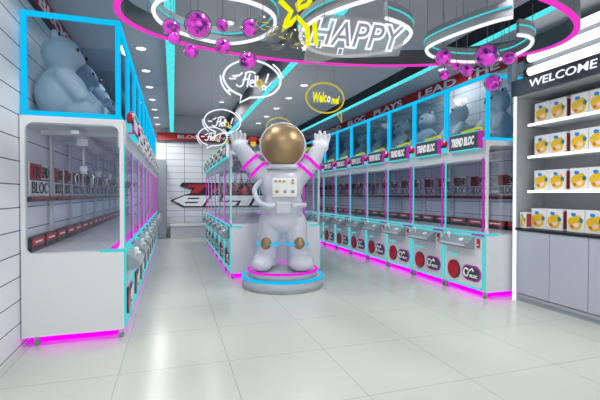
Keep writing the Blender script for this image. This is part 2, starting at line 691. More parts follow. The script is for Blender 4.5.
b = MB()
slab([(-1.80, 1.66), (2.15, 1.66), (2.20, 1.55), (1.85, 1.24), (2.15, 1.24), (2.22, 1.14), (1.85, .90), (-1.78, .90), (-2.14, 1.12), (-1.70, 1.30), (-1.58, 1.32), (-1.52, 1.45), (-1.88, 1.55)], -.03, 0, 0, b)
b.build('backing', 'black', r)
b = MB()
S = .12   # slant
def glyph(mb, strokes, x, z0, h, mi=0):
    for q in strokes:
        mb.xz([(x + a + S * 2 * (c - .5) * 1.0, z0 + c * h) for a, c in q], -.045, -.0305, mi)
H1 = .27
glyph(b, [[(0, .68), (0, 1), (.78, 1), (.78, .68)], [(.27, 0), (.27, .67), (.52, .67), (.52, 0)]], -1.72, 1.33, H1)
glyph(b, [[(0, 0), (0, 1), (.2, 1), (.2, 0)], [(.21, .72), (.21, 1), (.78, 1), (.78, .72)], [(.55, .45), (.58, .71), (.78, .71), (.74, .45)], [(.30, .20), (.30, .44), (.72, .44), (.62, .20)], [(.42, .0), (.36, .19), (.6, .19), (.85, 0)]], -.90, 1.33, H1)
glyph(b, [[(0, 0), (0, 1), (.2, 1), (.2, 0)], [(.21, .74), (.21, 1), (.62, 1), (.62, .74)], [(.21, .38), (.21, .6), (.55, .6), (.55, .38)], [(.21, 0), (.21, .24), (.62, .24), (.62, 0)]], -.02, 1.33, H1)
glyph(b, [[(0, 0), (0, 1), (.18, 1), (.18, 0)], [(.19, .65), (.19, 1), (.5, .35), (.5, 0)], [(.51, 0), (.51, 1), (.68, 1), (.68, 0)]], .68, 1.33, H1)
glyph(b, [[(0, 0), (0, 1), (.18, 1), (.18, 0)], [(.19, .74), (.19, 1), (.6, 1), (.6, .74)], [(.42, .27), (.42, .73), (.62, .73), (.62, .27)], [(.19, 0), (.19, .26), (.6, .26), (.6, 0)]], 1.46, 1.33, H1)
b.build('red_lettering', 'redlab', r)
b = MB()
H2 = .29
for ps in ([(-2.06, 1.11), (-1.72, 1.26), (-.98, 1.26), (-1.20, .94), (-1.74, .94)],
           [(-.90, 1.26), (-.62, 1.26), (-.74, 1.06), (-.12, 1.06), (-.20, .94), (-1.12, .94)],
           [(-.54, 1.26), (.42, 1.26), (.24, .94), (-.08, .94), (.0, 1.1), (-.60, 1.1)],
           [(.52, 1.26), (1.30, 1.26), (1.08, .94), (.34, .94)],
           [(1.40, 1.26), (2.0, 1.26), (1.94, 1.17), (1.52, 1.17), (1.46, 1.04), (1.86, 1.04), (1.80, .94), (1.20, .94)]):
    b.xz(ps, -.045, -.0305)
b.build('white_lettering', 'lettw', r)
b = MB()
for x0, x1, z0, z1 in ((-1.66, -1.32, 1.155, 1.195), (-1.74, -1.36, 1.03, 1.07), (.66, 1.02, 1.08, 1.13)):
    b.xz([(x0 + .04, z1), (x1 + .04, z1), (x1, z0), (x0, z0)], -.049, -.0455)
b.build('dark_slots', 'black', r)


# ------------------------------------------------------------------ claw machine
def make_machine(name, end=None, big_sign=0, side_m='magdim', edge_m='cyan', open_back=False):
    """front faces local -y, stands on z = 0, 0.79 wide, 0.8 deep"""
    W = .392
    r = bpy.data.objects.new(name, None)
    COL.objects.link(r)
    r.empty_display_size = .1
    MB().box(-W, W, -.395, .40, .085, .80, bevel=.006).build('body', 'white', r)
    MB().box(-W + .055, W - .055, -.335, .36, .022, .084).build('underglow_skirt', 'undermag', r)
    for sx in (-1, 1):
        for y in (-.345, .32):
            c = MB()
            c.cyl((sx * .365 - .012, y - .02, .026), (sx * .365 + .012, y - .02, .026), .026, seg=14, mi=0)
            c.box(sx * .365 - .02, sx * .365 + .02, y - .037, y - .003, .05, .086, 1)
            c.build('caster', ['grey', 'chrome'], r)
    # outlines
    b = MB()
    b.tube([(p[0], -.402, p[1]) for p in rrect(-W + .022, W - .022, .105, .765, .07)], .011, True, 0, 6)
    b.build('front_outline_light', 'cyan', r)
    b = MB().box(-W, W, -.412, -.388, .802, .826)
    b.build('counter_edge_light', 'cyan', r)
    # door
    b = MB()
    b.xz(ell(-.165, .285, .118, .125, 28), -.415, -.395, 0)
    b.xz(ell(-.165, .285, .104, .111, 28), -.419, -.415, 1)
    d = b.build('prize_door', ['dgrey', 'red'], r)
    # logo pill
    b = MB()
    b.xz(rrect(.0, .335, .185, .385, .095), -.405, -.395, 0)
    b.xz(rrect(.018, .317, .203, .367, .08), -.409, -.405, 1)
    p = b.build('logo_plate', ['magp', 'dgrey'], r)
    b = MB()
    b.tube([(x, -.413, z) for x, z in ell(.085, .285, .045, .05, 16, 40, 330)], .011, False, 0, 5)
    b.tube([(.11, -.413, .27), (.15, -.413, .32), (.19, -.413, .345), (.215, -.413, .315)], .012, False, 0, 5)
    b.build('emblem', 'lettw', p)
    text('lettering', 'BLOC', .14, .04, 'lettw', p, (.215, -.411, .25), '-y', offset=.03, shear=.2)
    # console
    b = MB()
    prof = [(-.395, .595), (-.50, .61), (-.525, .63), (-.525, .672), (-.50, .688), (-.395, .765)]
    b.prism(prof, lambda y, z: (-.335, y, z), lambda y, z: (.215, y, z), 0)
    c = b.build('console', 'grey', r)
    b = MB().cyl((-.18, -.47, .70), (-.18, -.48, .765), .010, seg=8).sph((-.18, -.482, .775), .024, 0, 12, 8)
    b.build('joystick', 'lettw', c)
    b = MB().cyl((.06, -.47, .70), (.06, -.478, .725), .032, seg=14)
    b.build('button', 'lettw', c)
    b = MB().box(-.30, .18, -.531, -.5245, .637, .665)
    b.build('front_strip', 'offwhite', c)
    b = MB().box(.262, .312, -.41, -.395, .625, .74, 0, .006).box(.272, .302, -.414, -.41, .655, .67, 1)
    b.build('coin_slot', ['red', 'lettw'], r)
    MB().box(-.265, -.09, -.404, -.395, .475, .50).build('instruction_strip', 'cyan', r)
    # posts
    flip = -1 if (open_back and end != 'L') else 1
    for nm, x, m in (('cyan_post', flip * (-W + .032), 'cyan'), ('magenta_post', flip * (W - .032), 'magdim')):
        o = MB().box(x - .011, x + .011, -.403, -.387, .826, 1.86).build('corner_post', m, r)
        o['label'] = nm.replace('_', ' ')
    for x in (-W + .012, W - .012):
        if open_back:
            break
        MB().box(x - .012, x + .012, .36, .384, .80, 1.90).build('rear_post', 'offwhite', r)
    MB().box(-W + .02, W - .02, -.375, -.28, .80, .815).build('playfield_light', 'mag', r)
    MB().box(W - .20, W + .0, -.425, -.405, .775, .80).build('corner_bracket', 'magp', r)
    # roof and fascia
    b = MB()
    b.box(-W, W, -.36, .40, 1.90, 1.965, 0)
    b.prism([(-.40, 1.74), (-.37, 1.72), (-.35, 1.72), (-.35, 1.965), (-.42, 1.965), (-.42, 1.86)], lambda y, z: (-W, y, z), lambda y, z: (W, y, z), 0)
    b.build('roof', 'offwhite', r)
    # marquee sign
    b = MB().box(-.19, .365, -.462, -.42, 1.875, 2.085, 0, .006)
    s = b.build('marquee_sign', 'dgrey', r)
    for x0, x1 in ((-.205, -.182), (.345, .372)):
        MB().box(x0, x1, -.466, -.42, 1.872, 2.085).build('side_light', side_m, s)
    for z0, z1 in ((1.862, 1.880), (2.080, 2.092)):
        MB().box(-.178, .342, -.468, -.42, z0, z1).build('edge_light', edge_m, s)
    text('lettering', 'TREND BLOC', .43, .115, 'lettw', s, (.06, -.4655, 1.982), '-y', offset=.05, shear=.2)
    b = MB()
    b.tube([(.02, -.44, 2.108), (.33, -.44, 2.128), (.362, -.44, 2.120), (.380, -.44, 2.095)], .014, False, 0, 8)
    b.build('top_light_bar', 'lime', s)
    # corner ornament
    b = MB().box(-.37, -.29, -.46, -.42, 1.875, 1.945, 0, .005)
    o = b.build('ornament_holder', 'cyan', r)
    b = MB().sph((-.32, -.445, 2.0), (.055, .03, .055), 0, 14, 10).box(-.36, -.29, -.478, -.44, 1.945, 1.975, 1).sph((-.295, -.47, 2.035), (.02, .012, .022), 2, 10, 6)
    b.build('ornament', ['red', 'black', 'lettw'], o)
    # glass
    MB().box(-W + .026, W - .026, -.396, -.391, .826, 1.74).build('front_glass', 'glass', r)
    if end != 'L' and not open_back:
        MB().box(-W + .002, -W + .006, -.38, .36, .80, 1.90).build('side_glass', 'glass', r)
    # claw
    b = MB().box(-.02, .02, -.33, .35, 1.862, 1.90).box(-W + .03, W - .03, -.03, .03, 1.83, 1.862)
    c = b.build('gantry', 'offwhite', r)
    b = MB().box(-.05, .05, -.05, .05, 1.76, 1.83, 0, .006).cyl((0, 0, 1.56), (0, 0, 1.76), .012, seg=8).cyl((0, 0, 1.50), (0, 0, 1.57), .034, seg=12)
    cl = b.build('claw', 'offwhite', r)
    for k in range(3):
        a = 2 * PI * k / 3 + .3
        ca, sa = math.cos(a), math.sin(a)
        b = MB().tube([(.03 * ca, .03 * sa, 1.52), (.09 * ca, .09 * sa, 1.47), (.085 * ca, .085 * sa, 1.41), (.04 * ca, .04 * sa, 1.37)], .008, False, 0, 6)
        b.build('prong', 'chrome', cl)
    # fittings at the back of the cabinet
    if not open_back:
        MB().box(-W + .01, W - .01, .33, .385, 1.235, 1.278, 0).box(-W + .01, W - .01, .322, .33, 1.262, 1.276, 1).build('back_shelf', ['black', 'redlab'], r)
    for x in (() if open_back else (-.2, .2)):
        MB().box(x - .18, x + .18, .33, .385, .80, .925, 1).box(x - .165, x + .165, .324, .33, .85, .915, 0).box(x - .10, x + .10, .3225, .324, .875, .89, 2).build('prize_tray', ['redlab', 'black', 'lettw'], r)
    for x in ([] if open_back else [-.03] if big_sign else [-.2, .2]):
        w = big_sign if big_sign else .145
        b = MB().box(x - w, x + w, .362, .374, 1.285, 1.585, 0)
        b.box(x - w, x + w * .1, .356, .362, 1.44, 1.575, 1)
        b.box(x - w, x + w, .358, .362, 1.425, 1.44, 2)
        s = b.build('back_sign', ['boxw', 'redlab', 'black'], r)
        text('lettering', 'TR', w * .9, .095, 'black', s, (x - w * .45, .3545, 1.505), '-y', offset=.01)
        text('lettering', 'END', w * .78, .105, 'black', s, (x + w * .55, .3555, 1.505), '-y', offset=.03)
        text('lettering', 'BLOC', w * 1.7, .105, 'black', s, (x, .3555, 1.36), '-y', offset=.0)
    if end:
        sgn = -1 if end == 'L' else 1
        x0, x1 = sorted((sgn * (W + .003), sgn * (W + .023)))
        b = MB()
        b.box(x0, x1, -.398, .40, .085, .79)
        b.box(x0, x1, -.398, .40, 1.91, 1.965)
        if open_back:
            b.box(x0, x1, -.398, .40, .79, .845)
        b.box(x0, x1, -.398, -.38 if open_back else -.365, .79, 1.91)
        if not open_back:
            b.box(x0, x1, .365, .40, .79, 1.91)
        for cy, cz, q in () if open_back else ((-.365, .79, 0), (.365, .79, 1), (.365, 1.91, 2), (-.365, 1.91, 3)):
            R = .075
            sy = 1 if cy < 0 else -1
            sz = 1 if cz < 1 else -1
            poly = [(cy, cz)] + [(cy + sy * R * (1 - math.sin(t)), cz + sz * R * (1 - math.cos(t))) for t in [k * PI / 16 for k in range(9)]]
            b.prism(poly, lambda y, z: (x0, y, z), lambda y, z: (x1, y, z))
        p = b.build('end_panel', 'white', r)
        g0, g1 = sorted((sgn * (W + .010), sgn * (W + .015)))
        MB().box(g0, g1, -.365, .365, .79, 1.91).build('window', 'glass', p)
        xm0, xm1 = sorted((sgn * (W + .0235), sgn * (W + .012)))
        MB().box(xm0, xm1, -.412, -.396, .10, .80).build('edge_light', 'cyan', p)
        xm0, xm1 = sorted((sgn * (W + .026), sgn * (W + .0235)))
        MB().box(xm0, xm1, -.40, -.20, .785, .812).build('sill_light', 'cyan', p)
    return r


def row(n, x, y0, pitch, facing, name, desc, group, end, scale_y=1.0, big=0, side_m='magdim', edge_m='cyan', open_back=False):
    rz = PI / 2 if facing == '+x' else -PI / 2
    out = []
    first = make_machine('claw_machine', end, big, side_m if open_back else 'magdim', 'cyan', open_back)
    mid = make_machine('claw_machine', None, 0, side_m, edge_m, open_back)
    for k in range(n):
        o = first if k == 0 else (mid if k == 1 else copy_tree(mid))
        o.location = (x, y0 + pitch * (k + .5), 0)
        o.rotation_euler = (0, 0, rz)
        o.scale = (1, scale_y, 1)
        tag(o, desc % ORD[k], 'claw machine', group)
        out.append(o)
    return out


P_ = .793
XLM, XRM = -.42 - .4, 3.69 + .4
left = row(10, XLM, 3.92, P_, '+x', 'l', '%s white claw machine from the camera in the left wall row', 'claw machines along the left wall', 'L', big=.275, side_m='lettw', edge_m='lettw')
right = row(10, XRM - .03, 4.0, P_, '-x', 'r', '%s white claw machine from the camera in the right wall row', 'claw machines along the right wall', 'R', big=.15)
islL = row(6, .838 + .36, 6.16, .787, '-x', 'i', '%s claw machine from the astronaut in the left face of the centre island', 'claw machines on the left of the centre island', 'R', .9, side_m='lettw', open_back=True)
islR = row(6, .83 + .735 + .36, 6.16, .787, '+x', 'j', '%s claw machine from the astronaut in the right face of the centre island', 'claw machines on the right of the centre island', 'L', .9, side_m='lettw', open_back=True)


# ------------------------------------------------------------------ display cases and plush bears
def make_case(end=None):
    r = bpy.data.objects.new('display_case', None)
    COL.objects.link(r)
    W, T, P, F, B = .394, .042, .030, -.375, .395
    z0, z1 = .002, .885
    b = MB()
    for x in (-W, W - P):
        b.box(x, x + P, F, F + T, z0, z1)
    for z in (z0, z1 - T):
        b.box(-W + P, W - P, F, F + T, z, z + T)
    if end:
        x0, x1 = (-W, -W + P) if end == 'L' else (W - P, W)
        b.box(x0, x1, B - T, B, z0, z1)
        for z in (z0, z1 - T):
            b.box(x0, x1, F + T, B - T, z, z + T)
    b.build('light_frame', 'sky', r)
    g = MB()
    g.box(-W + P, W - P, F + .02, F + .024, z0 + T, z1 - T)
    g.build('front_pane', 'cglass', r)
    if end != 'R':
        MB().box(-W + .006, -W + .010, F + T, B - T, z0 + .012, z1 - .01).build('side_pane', 'cglass', r)
    if end:
        x = W - .010 if end == 'R' else -W + .006
        if end == 'R':
            MB().box(x, x + .004, F + T, B - T, z0 + .012, z1 - .01).build('side_pane', 'cglass', r)
    MB().box(-W + P, W - P, F + T, B - T, z0, z0 + .012).build('floor_plate', 'offwhite', r)
    return r


def make_bear():
    r = bpy.data.objects.new('plush_bear', None)
    COL.objects.link(r)
    b = MB()
    b.sph((0, .03, .255), (.235, .225, .255))           # body
    b.sph((0, .03, .635), (.19, .17, .175), seg=24)            # head
    b.sph((0, -.12, .60), (.075, .06, .055))         # muzzle
    for s in (-1, 1):
        b.sph((s * .125, .05, .785), (.05, .04, .045))  # ears
        b.caps((s * .18, -.03, .39), (s * .215, -.17, .22), .075, .065)
        b.caps((s * .12, -.10, .095), (s * .155, -.27, .085), .09, .08)
        b.sph((s * .16, -.31, .105), (.075, .045, .095))
    remesh(b, 'body', 'fur', r, .016, 5)
    MB().sph((0, -.18, .618), (.028, .018, .022), 0, 12, 8).build('nose', 'black', r)
    for s in (-1, 1):
        MB().sph((s * .068, -.125, .675), (.017, .012, .02), 0, 12, 8).build('eye', 'black', r)
        MB().sph((s * .16, -.35, .11), (.042, .014, .05), 0, 12, 8).build('foot_pad', 'grey', r)
        MB().sph((s * .125, .012, .787), (.027, .012, .025), 0, 12, 8).build('inner_ear', 'dgrey', r)
    return r


case0, bear0 = make_case(), make_bear()
used = used_case = False
for machines, side in ((left, 'left'), (right, 'right')):
    for k, m in enumerate(machines):
        if k == 0:
            c = make_case('L' if side == 'left' else 'R')
        else:
            c = case0 if not used_case else copy_tree(case0)
            used_case = True
        t = bear0 if not used else copy_tree(bear0)
        used = True
        c.location = (m.location.x, m.location.y, 1.967)
        c.rotation_euler = m.rotation_euler
        if side == 'right':
            c.scale = (1, 1, .925)
            t.scale = (.9, .9, .9)
        tag(c, '%s blue framed glass case from the camera on top of the %s machine row' % (ORD[k], side), 'display case', 'glass cases on the %s machines' % side)
        sgn = 1 if side == 'left' else -1
        t.location = (m.location.x - sgn * (.15 if side == 'left' else .13), m.location.y, 1.984)
        t.rotation_euler = (0, 0, m.rotation_euler.z + random.uniform(-.12, .12))
        tag(t, 'white plush bear in the %s glass case from the camera on the %s row' % (ORD[k], side), 'plush bear', 'plush bears over the %s machines' % side)

# ------------------------------------------------------------------ astronaut statue on its plinth
AX, AY = 1.497, 5.54
rot = math.radians(-15.5)
r = empty('plinth', (AX, AY, 0), 'round two-tier grey plinth with magenta and blue light rings under astronaut', 'plinth', rz=rot)
MB().cyl((0, 0, 0), (0, 0, .15), .575, seg=64).build('lower_tier', 'plinth', r)
MB().cyl((0, 0, .15), (0, 0, .235), .495, seg=64).build('upper_tier', 'plinth', r)
MB().tube([(.566 * math.cos(2 * PI * k / 64), .566 * math.sin(2 * PI * k / 64), .148) for k in range(64)], .021, True).build('blue_light_ring', 'sky', r)
MB().tube([(.487 * math.cos(2 * PI * k / 64), .487 * math.sin(2 * PI * k / 64), .237) for k in range(64)], .018, True).build('magenta_light_ring', 'mag', r)

r = empty('astronaut_statue', (AX, AY, .236), 'big white astronaut statue with raised arms and bronze visor on the round plinth', 'statue', rz=rot)
Z0 = .236
def zz(z): return z - Z0
b = MB()
b.sph((-.01, 0, zz(1.42)), (.31, .25, .30), seg=28, rings=18)
b.sph((-.01, .0, zz(1.14)), (.30, .25, .32), seg=28, rings=18)
b.sph((-.01, .0, zz(.93)), (.31, .24, .20), seg=28, rings=18)
b.sph((0, 0, zz(1.68)), (.20, .18, .14))
# arms: straight up and out
b.caps((-.24, .0, zz(1.53)), (-.46, .0, zz(1.76)), .145, .13)
b.caps((-.46, .0, zz(1.76)), (-.60, -.02, zz(1.97)), .13, .105)
b.caps((.21, .0, zz(1.53)), (.42, .0, zz(1.77)), .145, .13)
b.caps((.42, .0, zz(1.77)), (.54, -.02, zz(1.97)), .13, .10)
for s, hx in ((-1, -.63), (1, .565)):
    hz = 1.98
    b.sph((hx, -.02, zz(hz)), (.095, .065, .10))
    for j, (dx, L_) in enumerate(((-.085, .12), (-.03, .16), (.03, .155), (.085, .115))):
        a = (hx + dx * .75, -.02, zz(hz + .03))
        mid = (hx + dx * 1.15, -.03, zz(hz + .05 + L_ * .7))
        tip = (hx + dx * 1.15, -.055, zz(hz + .05 + L_))
        b.caps(a, mid, .030, .027, seg=10)
        b.caps(mid, tip, .027, .023, seg=10)
    b.caps((hx - s * .05, -.04, zz(hz - .02)), (hx - s * .13, -.06, zz(hz + .06)), .034, .027, seg=10)
# legs and boots
for s, kx, ax, bx, bw in ((-1, -.20, -.235, -.275, .155), (1, .205, .225, .255, .19)):
    b.caps((s * .165, 0, zz(.90)), (kx, -.02, zz(.64)), .18, .155)
    b.caps((kx, -.02, zz(.64)), (ax, 0, zz(.44)), .155, .16)
    b.sph((bx, -.07, zz(.355)), (bw, .23, .125))
    b.cyl((ax + s * .01, -.01, zz(.30)), (ax, 0, zz(.46)), .17, .165)
    b.sph((bx + s * .01, -.20, zz(.325)), (bw * .95, .14, .095))
body = remesh(b, 'suit', 'suit', r, .0125, 6)
# flatten the soles onto the plinth
for v in body.data.vertices:
    if v.co.z < .004:
        v.co.z = .004
# helmet and visor
MB().sph((.022, .03, zz(1.985)), (.322, .31, .322), seg=40, rings=26).build('helmet', 'suit', r)
b = MB().sph((.002, -.06, zz(1.985)), (.312, .30, .312), seg=44, rings=28)
v_ = b.build('visor', 'gold', r)
b = MB()
b.tube([(.004 + .312 * math.cos(t) , -.13, zz(1.985) + .308 * math.sin(t)) for t in [2 * PI * k / 48 for k in range(48)]], .012, True)
b.build('visor_rim', 'suit', r)
# magenta arm stripes
b_specs = [((-.33, 0, 1.625), (-.46, 0, 1.76), (-.36, -.45)), ]
for s, p0, p1 in ((-1, (-.30, 0, 1.595), (-.46, 0, 1.76)), (1, (.265, 0, 1.595), (.42, 0, 1.77))):
    d = (Vector(p1) - Vector(p0)).normalized()
    q = d.to_track_quat('Z', 'Y').to_matrix()
    for t, rad in ((.075, .147), (.225, .140)):
        c = Vector(p0) + d * t
        pts = [tuple(c + q @ Vector((rad * math.cos(a), rad * math.sin(a), 0)) - Vector((0, 0, Z0))) for a in [2 * PI * k / 32 for k in range(32)]]
        MB().tube(pts, .021, True).build('arm_light_stripe', 'mag', r)
# knee pads with blue light bands
for s, kx in ((-1, -.20), (1, .205)):
    MB().tube([(kx + .168 * math.cos(2 * PI * k / 32), -.02 + .168 * math.sin(2 * PI * k / 32), zz(.60)) for k in range(32)], .014, True).build('leg_light_band', 'sky', r)
    o = MB().sph((kx + s * .03, -.165, zz(.615)), (.075, .05, .085), 0, 20, 12).build('knee_pad', 'gold', r)
    o['label'] = 'oval bronze knee pad'
# chest panel, hoses, belt pouch
b = MB().box(-.14, .20, -.30, -.19, zz(1.26), zz(1.52), bevel=.02)
p = b.build('chest_panel', 'panelw', r)
for x, z in ((-.09, 1.475), (-.035, 1.475), (.02, 1.475), (.14, 1.49), (.14, 1.45)):
    MB().box(x - .018, x + .018, -.308, -.30, zz(z - .014), zz(z + .014)).build('button', 'gold', p)
for x, m in ((-.075, 'gold'), (.035, 'grey'), (.14, 'grey')):
    MB().cyl((x, -.312, zz(1.335)), (x, -.30, zz(1.335)), .024, seg=16).build('dial', m, p)
b = MB()
b.tube(spline([(-.30, -.10, zz(1.50)), (-.385, -.16, zz(1.36)), (-.33, -.24, zz(1.20)), (-.20, -.29, zz(1.14)), (-.10, -.285, zz(1.145))], False, 6), .036, False, 0, 12)
b.build('hose', 'suit', r)
b = MB()
b.tube(spline([(.12, -.275, zz(1.145)), (.22, -.25, zz(1.145)), (.31, -.12, zz(1.15))], False, 6), .036, False, 0, 12)
b.build('hose', 'suit', r)
MB().box(-.10, .12, -.30, -.2, zz(1.03), zz(1.20), bevel=.03).build('belt_pouch', 'suit', r)
MB().tube([(.0 + .235 * math.cos(2 * PI * k / 40), .0 + .21 * math.sin(2 * PI * k / 40), zz(1.685)) for k in range(40)], .035, True).build('neck_ring', 'suit', r)

# ------------------------------------------------------------------ hanging ring lights
def wires(mb, pts, z0, mi=0):
    for x, y, z1 in pts:
        mb.cyl((x, y, z0), (x, y, z1), .0025, seg=5, mi=mi)


def ceil_z(x):
    return 3.27 if x < -.09 else (3.68 if x < 1.55 else 3.15)


RZ = 2.85
rc, ra, rb, rt = (1.69, 3.46), 2.15, 1.01, math.radians(-8.15)
pts = []
for k in range(96):
    a = 2 * PI * k / 96
    x, y = ra * math.cos(a), rb * math.sin(a)
    pts.append((x * math.cos(rt) - y * math.sin(rt), x * math.sin(rt) + y * math.cos(rt)))
r = empty('ring_pendant', (rc[0], rc[1], RZ), 'very large dark oval ring hung from ceiling with a magenta lower rim', 'pendant light')
MB().ribbon(pts, .012, .185, .05, True).build('band', 'ringd', r)
MB().ribbon(pts, .0, .014, .052, True).build('rim_light', 'pink', r)
b = MB()
wires(b, [(x, y, ceil_z(rc[0] + x) - RZ) for x, y in pts[6::12]], .18)
b.build('suspension_wires', 'wire', r)


def swirl(label, pts, closed, group='swirl ring pendants', z=2.65):
    P3 = spline([(x, y, 0) for x, y in pts], closed, 6)
    cx = sum(p.x for p in P3) / len(P3)
    cy = sum(p.y for p in P3) / len(P3)
    L2 = [(p.x - cx, p.y - cy) for p in P3]
    r = empty('swirl_pendant', (cx, cy, z), label, 'pendant light', group)
    MB().ribbon(L2, .01, .13, .034, closed).build('band', 'ringg', r)
    MB().tube([(x, y, 0) for x, y in L2], .0155, closed).build('tube_light', 'neonw', r)
    n = len(L2)
    for off, nm in ((.019, 'o'), (-.019, 'i')):
        q = []
        for i in range(n):
            a = Vector(L2[(i - 1) % n] if (closed or i > 0) else L2[i])
            c = Vector(L2[(i + 1) % n] if (closed or i < n - 1) else L2[i])
            t = (c - a).normalized()
            q.append((L2[i][0] + t.y * off, L2[i][1] - t.x * off, .078))
        MB().tube(q, .008, closed, 0, 6).build('line_light', 'cyan', r)
    b = MB()
    wires(b, [(x, y, ceil_z(x + cx) - z) for x, y in L2[3::max(6, n // 6)]], .125)
    b.build('suspension_wires', 'wire', r)


swirl('left ring pendant with white tube and cyan line beside the yellow figure',
      [(0.397, 2.79), (0.22, 2.80), (0.05, 2.855), (-0.07, 2.95), (-0.125, 3.08), (-0.125, 3.22), (-0.07, 3.37), (0.07, 3.51), (0.28, 3.61), (0.48, 3.625), (0.65, 3.51), (0.75, 3.35), (0.785, 3.15), (0.745, 2.99), (0.66, 2.88), (0.53, 2.81)], True)
swirl('middle swirl ring pendant with white tube around the word HAPPY',
      [(1.45, 2.33), (1.298, 2.525), (1.166, 2.709), (1.05, 2.95), (1.03, 3.22), (1.144, 3.453), (1.354, 3.60), (1.637, 3.60), (1.86, 3.45), (1.95, 3.30), (1.965, 3.12), (1.90, 2.92), (1.742, 2.80), (1.56, 2.74)], False)
swirl('right swirl ring pendant with white tube above the right magenta balls',
      [(2.474, 2.431), (2.42, 2.503), (2.354, 2.64), (2.296, 2.805), (2.247, 3.004), (2.24, 3.16), (2.30, 3.27), (2.45, 3.37), (2.72, 3.41), (2.98, 3.34), (3.15, 3.15), (3.135, 2.92), (3.028, 2.76), (2.90, 2.69), (2.79, 2.69)], False)

# ------------------------------------------------------------------ hanging balls
BALLS = [
    # u-cluster, x, y, z, radius, label
    (0.174, 2.938, 2.5, .092, 'large-ish magenta ball beside the biggest ball, inside the left ring'),
    ]
def hang_ball(x, y, z, R, label, group):
    r = empty('hanging_ball', (x, y, z), label, 'hanging ball', group)
    MB().sph((0, 0, 0), R, 0, 28, 18).build('glass_shell', 'ballg', r)
    o = MB().sph((0, 0, 0), R * .88, 0, 24, 16).build('magenta_core', 'ball', r)
    o.rotation_euler = (random.uniform(0, 6), random.uniform(0, 6), 0)
    MB().cyl((0, 0, R), (0, 0, ceil_z(x) - z), .0025, seg=5).build('cord', 'wire', r)


def at_z(u, v, z):
    """world point of a ray from the camera station at height z (used once to lay out the mobile)"""
    ya, pi_ = math.radians(17.615), math.radians(-.819)
    f = Vector((math.sin(ya) * math.cos(pi_), math.cos(ya) * math.cos(pi_), math.sin(pi_)))
    rr = Vector((math.cos(ya), -math.sin(ya), 0))
    uu = rr.cross(f)
    d = f + rr * (u - 300) / 400 + uu * (200 - v) / 400
    return Vector((0, 0, CAM_H)) + d * ((z - CAM_H) / d.z)


LB = [(198, 25, 13.5, 'biggest magenta glass ball hanging in the left ring'),
      (171, 28, 9, 'magenta glass ball hanging at the far left end of the left cluster'),
      (174, 38, 6.5, 'small magenta ball tucked just below the far left ball'),
      (222.5, 25, 6.3, 'small magenta ball right of the biggest ball'),
      (250.5, 28, 9, 'magenta glass ball at the right of the left ring beside clear bubbles'),
      (223, 46.5, 8, 'magenta glass ball below the left ring, over the white tube'),
      (191, 51, 7.5, 'magenta glass ball hanging over the leftmost cyan ceiling strip'),
      (248, 60.5, 9, 'magenta glass ball in front of the nearest Hello bubble')]
RB = [(443, 57.5, 8.5, 'magenta glass ball at the left end of the right cluster'),
      (487, 56, 12, 'biggest magenta glass ball of the right cluster'),
      (501.5, 56.5, 6, 'small magenta ball just right of the biggest right ball'),
      (509, 58, 7, 'magenta ball at the right end of the right cluster under the swirl'),
      (444.5, 75, 5.5, 'small magenta ball hanging below the left end of the right cluster'),
      (456.5, 67, 4.5, 'smallest magenta ball in the middle of the right cluster'),
      (467, 70.5, 6.5, 'magenta ball in the right cluster before the word LEAD THE'),
      (493, 83, 8.5, 'lowest magenta ball of the right cluster before the glass cases')]
for cl, g in ((LB, 'left cluster of hanging balls'), (RB, 'right cluster of hanging balls')):
    for i, (u, v, px, lab) in enumerate(cl):
        z = 2.56 - .07 * (v - 25) / 30 if cl is LB else 2.60 - .10 * (v - 55) / 25
        z += {('L', 2): -.13, ('R', 2): .12, ('R', 1): -.05}.get(('L' if cl is LB else 'R', i), 0)
        p = at_z(u, v, z)
        d = p.x * .3026 + p.y * .953
        hang_ball(p.x, p.y, z, px * d / 400, lab, g)

# clear bubbles with glowing streaks inside, imitating yellow neon seen through them
for i, (u, v, px, lab) in enumerate([(263, 27, 10, 'clear glass bubble with yellow neon glints touching the left ring'),
                                     (277, 38, 11.5, 'clear glass bubble with yellow neon glints below the left ring end'),
                                     (297, 39, 9.5, 'clear glass bubble with yellow neon glints under the yellow figure')]):
    z = (2.40, 2.20, 2.34)[i]
    p = at_z(u, v, z)
    d = p.x * .3026 + p.y * .953
    R = px * d / 400
    r = empty('glass_bubble', tuple(p), lab, 'hanging ball', 'clear glass bubbles')
    MB().sph((0, 0, 0), R, 0, 28, 18).build('glass_shell', 'bubg', r)
    b = MB()
    for k in range(6):
        a = random.uniform(0, 6.28)
        e = random.uniform(-.8, .8)
        q = [(R * .75 * math.cos(a + t) * math.cos(e + t * .3), R * .75 * math.sin(a + t) * math.cos(e + t * .3), R * .75 * math.sin(e + t * .3)) for t in (0, .25, .5, .7)]
        b.tube(q, R * .05, False, 0, 5)
    b.build('neon_glints', 'yelw', r)
    MB().cyl((0, 0, R), (0, 0, ceil_z(p.x) - z), .0025, seg=5).build('cord', 'wire', r)

